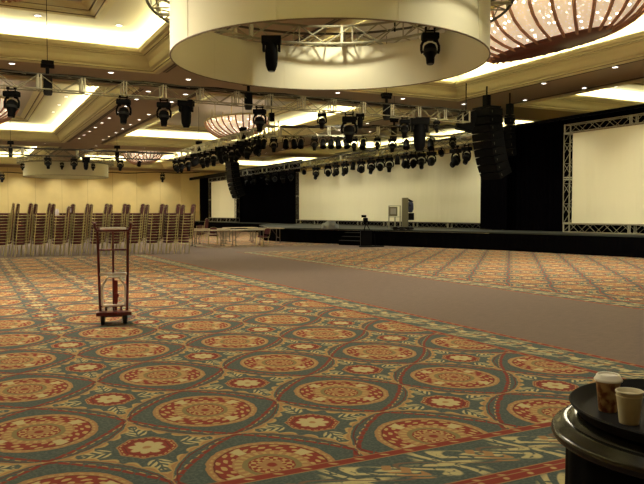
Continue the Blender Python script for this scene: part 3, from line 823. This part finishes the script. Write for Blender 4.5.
ax, ay = at(485.5, 27.5)
line_array(ax, ay, 5.6, 9, 'large curved stack of black speakers hanging right of the wide screen', -PI/2, 1.12, .30, dep=.66)
ax, ay = at(508.5, 29.0)
line_array(ax, ay, 5.5, 5, 'shorter straight black speaker stack hanging just right of the large one', -1.3, .35, .32, dep=.3)
ax, ay = at(465, 26.8)
t = thing('side_fill_speaker', 'tilted black speaker box left of the top of the large speaker stack', 'speaker', (ax, ay, 5.05), -.5)
cb = MB().box((0, 0, 0), (.62, .6, .72), rot=Matrix.Rotation(.25, 3, 'Y')).build('cabinet', M['black'], t, bevel=.02); MB().cyl((0, 0, .3), (0, 0, 1.44), .02).build('chain', M['black'], t)
ax, ay = at(232.5, 56)
line_array(ax, ay, 5.6, 9, 'large curved stack of black speakers hanging before the left screen', -PI/2, 1.35, .31, dep=.7)

# ---------------------------------------------------------------- chairs
def chair_proto(full=False):
    t = thing('banquet_chair', 'x', 'chair', (0, 0, 0), 0, 'stacked maroon banquet chairs')
    # seat
    bm_ = bmesh.new(); bmesh.ops.create_cube(bm_, size=1)
    for v in bm_.verts: v.co = Vector((v.co.x*.43, v.co.y*.31, v.co.z*.072))
    bmesh.ops.bevel(bm_, geom=list(bm_.edges), offset=.03, segments=3, affect='EDGES')
    for v in bm_.verts:
        v.co += Vector((0, -.03, .455))
    me = bpy.data.meshes.new('seat'); bm_.to_mesh(me); bm_.free(); me.materials.append(M['maroon'])
    for p_ in me.polygons: p_.use_smooth = True
    o = bpy.data.objects.new('seat', me); C.objects.link(o); o.parent = t
    # backrest (slightly raked)
    m = MB(); n = 12; pr = []
    for i in range(n+1):
        a = PI*i/n; pr.append((.175*math.cos(a), .66+.11+.065*math.sin(a)))
    pr = [(.165, .56)]+pr+[(-.165, .56)]
    vs = [(px_, .235+(pz_-.45)*.16, pz_) for px_, pz_ in pr]+[(px_, .27+(pz_-.45)*.16, pz_) for px_, pz_ in pr]
    k = len(pr); m.add(vs, [tuple(range(k)), tuple(range(2*k-1, k-1, -1))]+[(i, (i+1) % k, k+(i+1) % k, k+i) for i in range(k)])
    m.build('backrest', M['maroon'], t)
    def rail():
        m = MB(); m.tube([(-.205, .2, .42), (-.2, .245, .6), (-.195, .28, .78), (-.13, .295, .845), (0, .30, .865), (.13, .295, .845), (.195, .28, .78), (.2, .245, .6), (.205, .2, .42)], .006, 6)
        m.tube([(-.205, .2, .42), (.205, .2, .42)], .008, 5); m.tube([(-.213, -.19, .41), (-.205, .2, .41)], .008, 5); m.tube([(.213, -.19, .41), (.205, .2, .41)], .008, 5)
        return m
    legs = [[(-.215, -.19, .47), (-.215, -.235, .0)], [(.215, -.19, .47), (.215, -.235, .0)], [(-.215, .145, .47), (-.215, .10, .0)], [(.215, .145, .47), (.215, .10, .0)]]
    rail().build('frame', M['gold'], t, True)
    for lg in legs: MB().tube(lg, .015, 6).build('leg', M['gold'], t)
    return t
cp = chair_proto(); cused = [False]
def chair(x, y, z, rz, label, group='stacked maroon banquet chairs'):
    if not cused[0]:
        cused[0] = True; cp.location = (x, y, z); cp.rotation_euler = (0, 0, rz); cp['label'] = label; cp['group'] = group; return cp
    return dup(cp, (x, y, z), rz, label, group)
NUMW = ['lowest', 'second up', 'third up', 'fourth up', 'fifth up', 'sixth up', 'seventh up', 'eighth up', 'ninth up', 'tenth up', 'topmost']
PITCH = .104
def stack(x, y, n, rz, where, grp):
    bx, by = -math.sin(rz), math.cos(rz)       # backwards direction of the chair
    j = random.uniform(-.03, .03)
    for k in range(n):
        w = 'topmost' if k == n-1 else NUMW[k]
        chair(x+bx*.010*k, y+by*.010*k, k*PITCH+.002, rz+j+random.uniform(-.012, .012), 'maroon banquet chair, %s in the %s' % (w, where), grp)
for k, px in enumerate((1.5, 19.5, 38.3, 58.0, 76.5, 96, 114.5, 133, 152.5, 169, 184)):
    Y = 26.75-.08*k; X = atY(px, Y)
    stack(X, Y, 11 if k not in (3,) else 10, -1.42+random.uniform(-.06, .06), '%s front-row stack from the left' % ORD[k], 'maroon chairs stacked in the front row')
for k, px in enumerate((7, 25, 43, 63, 81, 101, 119, 138, 157, 174)):
    Y = 28.0; X = atY(px, Y)
    stack(X, Y, 11, -1.42+random.uniform(-.1, .1), '%s back-row stack from the left' % ORD[k], 'maroon chairs stacked in the back row')
for px, lb in ((58, 'pale shiny plastic-wrapped bundle standing on a chair stack, left one'), (70.5, 'pale shiny plastic-wrapped bundle standing on a chair stack, right one')):
    Y = 26.6 if px < 60 else 28.0; X = atY(px, Y)
    m = MB(); rnd = random.Random(int(px))
    for k in range(5): m.lathe([(0, 0), (.03, 0), (.036, .05), (.03, .16), (.014, .2), (.014, .23), (0, .23)], 10, (rnd.uniform(-.06, .06), rnd.uniform(-.06, .06), rnd.uniform(0, .02)))
    tag(m.build('wrapped_bundle', M['plastic_wrap'], smooth=True, loc=(X-.05, Y, 1.44 if px < 60 else 1.55)), lb, 'bundle')
# loose chairs by the tables
x, y = at(201, 36.5)
stack(x, y, 5, -2.3, 'small stack behind the folding tables', 'maroon chairs stacked behind the tables')
for px, fwd, rz, lb in ((213, 33.9, 2.9, 'lone maroon chair behind the folding tables, right of the small stack'), (263, 32.2, -1.2, 'lone maroon chair pushed to the right end of the folding tables')):
    x, y = at(px, fwd); chair(x, y, .002, rz, lb, 'lone maroon chairs at the tables')

# ---------------------------------------------------------------- folding tables
def table_proto():
    t = thing('folding_table', 'x', 'table', (0, 0, 0), 0, 'bare folding banquet tables')
    MB().box((0, 0, .745), (1.83, .76, .03)).build('tabletop', M['laminate'], t, bevel=.006)
    m = MB(); m.box((0, -.37, .72), (1.8, .015, .03)); m.box((0, .37, .72), (1.8, .015, .03)); m.build('apron', M['leg_grey'], t)
    for s in (-1, 1):
        m = MB()
        for q in (-1, 1):
            m.tube([(s*.68, q*.26, .73), (s*.68, q*.26, .2), (s*.68, q*.33, .015)], .02, 6)
        m.tube([(s*.68, -.26, .25), (s*.68, .26, .25)], .016, 6); m.tube([(s*.68, 0, .25), (s*.3, 0, .72)], .011, 6)
        m.tube([(s*.62, -.33, .015), (s*.74, -.33, .015)], .018, 6); m.tube([(s*.62, .33, .015), (s*.74, .33, .015)], .018, 6)
        m.build('leg', M['leg_grey'], t)
    return t
tb = table_proto(); first = True
for k, (px, fwd, rz, lb) in enumerate(((208, 32.4, .25, 'front row, left'), (248, 33.2, .25, 'front row, middle'), (266, 36.9, .2, 'the one farthest right, by the stage corner'),
                                   (211, 35.4, .2, 'back row, left'), (240, 38.6, .2, 'back row, middle'))):
    x, y = at(px, fwd); lb = 'bare tan folding table, ' + lb
    if k == 0: tb.location = (x, y, 0); tb.rotation_euler = (0, 0, -rz*.3); tb['label'] = lb
    else: dup(tb, (x, y, 0), -rz*.3, lb)

# ---------------------------------------------------------------- hand truck
hx, hy = 1.765, 9.78
t = thing('hand_truck', 'dark red metal hand truck with chrome brace standing on the patterned carpet', 'hand truck', (hx, hy, 0), -.17)
for s in (-1, 1):
    MB().tube([(s*.175, .03, .12), (s*.19, .03, .7), (s*.20, .04, 1.22), (s*.205, .04, 1.28)], .019, 10).build('upright', M['red_paint'], t, True)
MB().tube([(-.235, -.07, 1.34), (-.235, -.05, 1.28), (-.215, 0, 1.245), (-.18, .03, 1.24), (.18, .03, 1.24), (.215, 0, 1.245), (.235, -.05, 1.28), (.235, -.07, 1.34)], .02, 10).build('handle', M['red_paint'], t, True)
MB().tube([(-.17, .0, 1.262), (.17, .0, 1.262)], .016, 8).build('handle_bar', M['chrome'], t, True)
for z in (.98,): MB().tube([(-.19, .03, z), (.19, .03, z)], .013, 8).build('crossbar', M['red_paint'], t, True)
MB().box((0, .02, .655), (.36, .03, .035)).build('crossbar', M['chrome'], t, bevel=.006)
MB().tube([(0, .06, .12), (0, .06, 1.24)], .014, 8).build('centre_post', M['red_paint'], t, True)
MB().tube([(-.15, -.01, .24), (-.15, -.01, .5), (-.07, -.01, .62), (.07, -.01, .62), (.15, -.01, .5), (.15, -.01, .24), (-.15, -.01, .24)], .017, 8).build('brace_hoop', M['chrome'], t, True)
m = MB(); m.box((.03, .03, .42), (.05, .02, .3)); m.lathe([(0, 0), (.035, 0), (.035, .03), (0, .03)], 14, (.035, 0, .37), mtx=rotX(PI/2)); m.box((.03, .03, .25), (.03, .02, .16)); m.build('latch', M['red_fabric'], t)
MB().box((0, -.06, .155), (.46, .22, .02)).build('toe_plate', M['red_paint'], t, bevel=.006); MB().box((0, -.17, .145), (.46, .012, .045)).build('toe_lip', M['red_paint'], t)
MB().box((0, .12, .225), (.38, .14, .03)).build('rear_plate', M['red_paint'], t, bevel=.006)
for s in (-1, 1):
    w = MB().lathe([(.025, -.022), (.064, -.026), (.075, -.016), (.075, .016), (.064, .026), (.025, .022)], 24, mtx=Matrix.Rotation(PI/2, 3, 'Y')).build('wheel', M['rubber'], t, True); w.location = (s*.145, .14, .075)
MB().tube([(-.17, .14, .075), (.17, .14, .075)], .012, 8).build('axle', M['grey_metal'], t)
for s in (-1, 1): MB().box((s*.1, .14, .14), (.03, .03, .15)).build('axle_bracket', M['red_paint'], t)
for s in (-1, 1):
    w = MB().lathe([(.025, -.022), (.064, -.026), (.075, -.016), (.075, .016), (.064, .026), (.025, .022)], 24, mtx=Matrix.Rotation(PI/2, 3, 'Y')).build('wheel', M['rubber'], t, True); w.location = (s*.145, -.10, .075)
    MB().lathe([(0, -.026), (.034, -.026), (.034, .026), (0, .026)], 16, mtx=Matrix.Rotation(PI/2, 3, 'Y')).build('hub', M['grey_metal'], w)
    m = MB(); m.box((s*.145, -.10, .14), (.07, .07, .015)); m.box((s*.145-.032, -.10, .1), (.006, .05, .09)); m.box((s*.145+.032, -.10, .1), (.006, .05, .09)); m.build('caster_fork', M['grey_metal'], t)

t.scale = (1.0, 1.0, 1.03)

# ---------------------------------------------------------------- side table, tray, cups
tx, ty = 1.972, 1.358
t = thing('round_side_table', 'round table with glossy bronze moulded edge and black skirt at lower right', 'table', (tx, ty, 0))
MB().lathe([(0, .868), (.345, .868), (.36, .862), (.372, .852), (.382, .852), (.392, .846), (.402, .834), (.41, .832), (.418, .822), (.42, .812), (.414, .80), (.40, .795), (.39, .785), (.37, .78), (0, .78)], 72).build('tabletop', M['table_rim'], t, True)
m = MB(); n = 120; vs = []
for z in (.78, .4, .01):
    for i in range(n):
        a = 2*PI*i/n; r = .372+.006*math.sin(a*22)*(1-z); vs.append((r*math.cos(a), r*math.sin(a), z))
m.add(vs, [(j*n+i, (j+1)*n+i, (j+1)*n+(i+1) % n, j*n+(i+1) % n) for j in range(2) for i in range(n)]); m.build('skirt', M['cloth'], t, True)
tr = tag(MB().lathe([(0, 0), (.335, 0), (.345, .004), (.368, .026), (.376, .029), (.378, .025), (.372, .019), (.35, -.003+.003), (0, -.0)][:1]+[(.33, 0), (.345, .003), (.366, .026), (.376, .03), (.38, .026), (.374, .018), (.352, -.008), (.33, -.012), (0, -.012)], 72).build('serving_tray', M['tray'], smooth=True, loc=(1.978, 1.345, .881)), 'round black serving tray lying on the bronze-edged table', 'tray')
def cup(name, x, y, z, h, rb, rt, label, body, lid):
    t = thing(name, label, 'cup', (x, y, z))
    prof = [(0, .004), (rb-.002, .004), (rb-.001, 0), (rb, .001), (rt, h-.004), (rt+.0022, h-.003), (rt+.0026, h), (rt+.0012, h+.002), (rt-.0015, h), (rb-.003, .008), (0, .008)]
    MB().lathe(prof, 48).build('cup_body', body, t, True)
    if lid:
        MB().lathe([(rt+.001, h-.009), (rt+.005, h-.008), (rt+.0055, h-.003), (rt+.003, h+.001), (rt+.0005, h+.004), (rt-.002, h+.011), (rt-.005, h+.0135), (rt-.008, h+.012), (rt-.009, h+.008), (0, h+.007)], 48).build('lid', M['lid'], t, True)
    else:
        MB().lathe([(0, h-.03), (rt-.006, h-.03), (rt-.006, h-.029), (0, h-.029)], 32).build('drink', mat('coffee', (.12, .06, .025), .2), t)
        m = MB(); m.lathe([(rt-.0002, h-.016), (rt+.0009, h-.015), (rt+.0009, h-.013), (rt-.0002, h-.012)], 48); m.build('rim_bead', M['paper'], t, True)
    return t
cup('coffee_cup', 1.785, 1.525, .881, .104, .027, .037, 'tall paper cup with brown print and white lid on the black tray', M['cup_print'], True)
cup('paper_cup', 1.735, 1.405, .881, .096, .0275, .0375, 'plain cream paper cup without a lid on the black tray', M['paper'], False)

# ---------------------------------------------------------------- world (the room is closed; only a trace of ambient)
w = bpy.data.worlds.new('world'); sc.world = w; w.use_nodes = True
w.node_tree.nodes['Background'].inputs[0].default_value = (1, .85, .6, 1); w.node_tree.nodes['Background'].inputs[1].default_value = .05
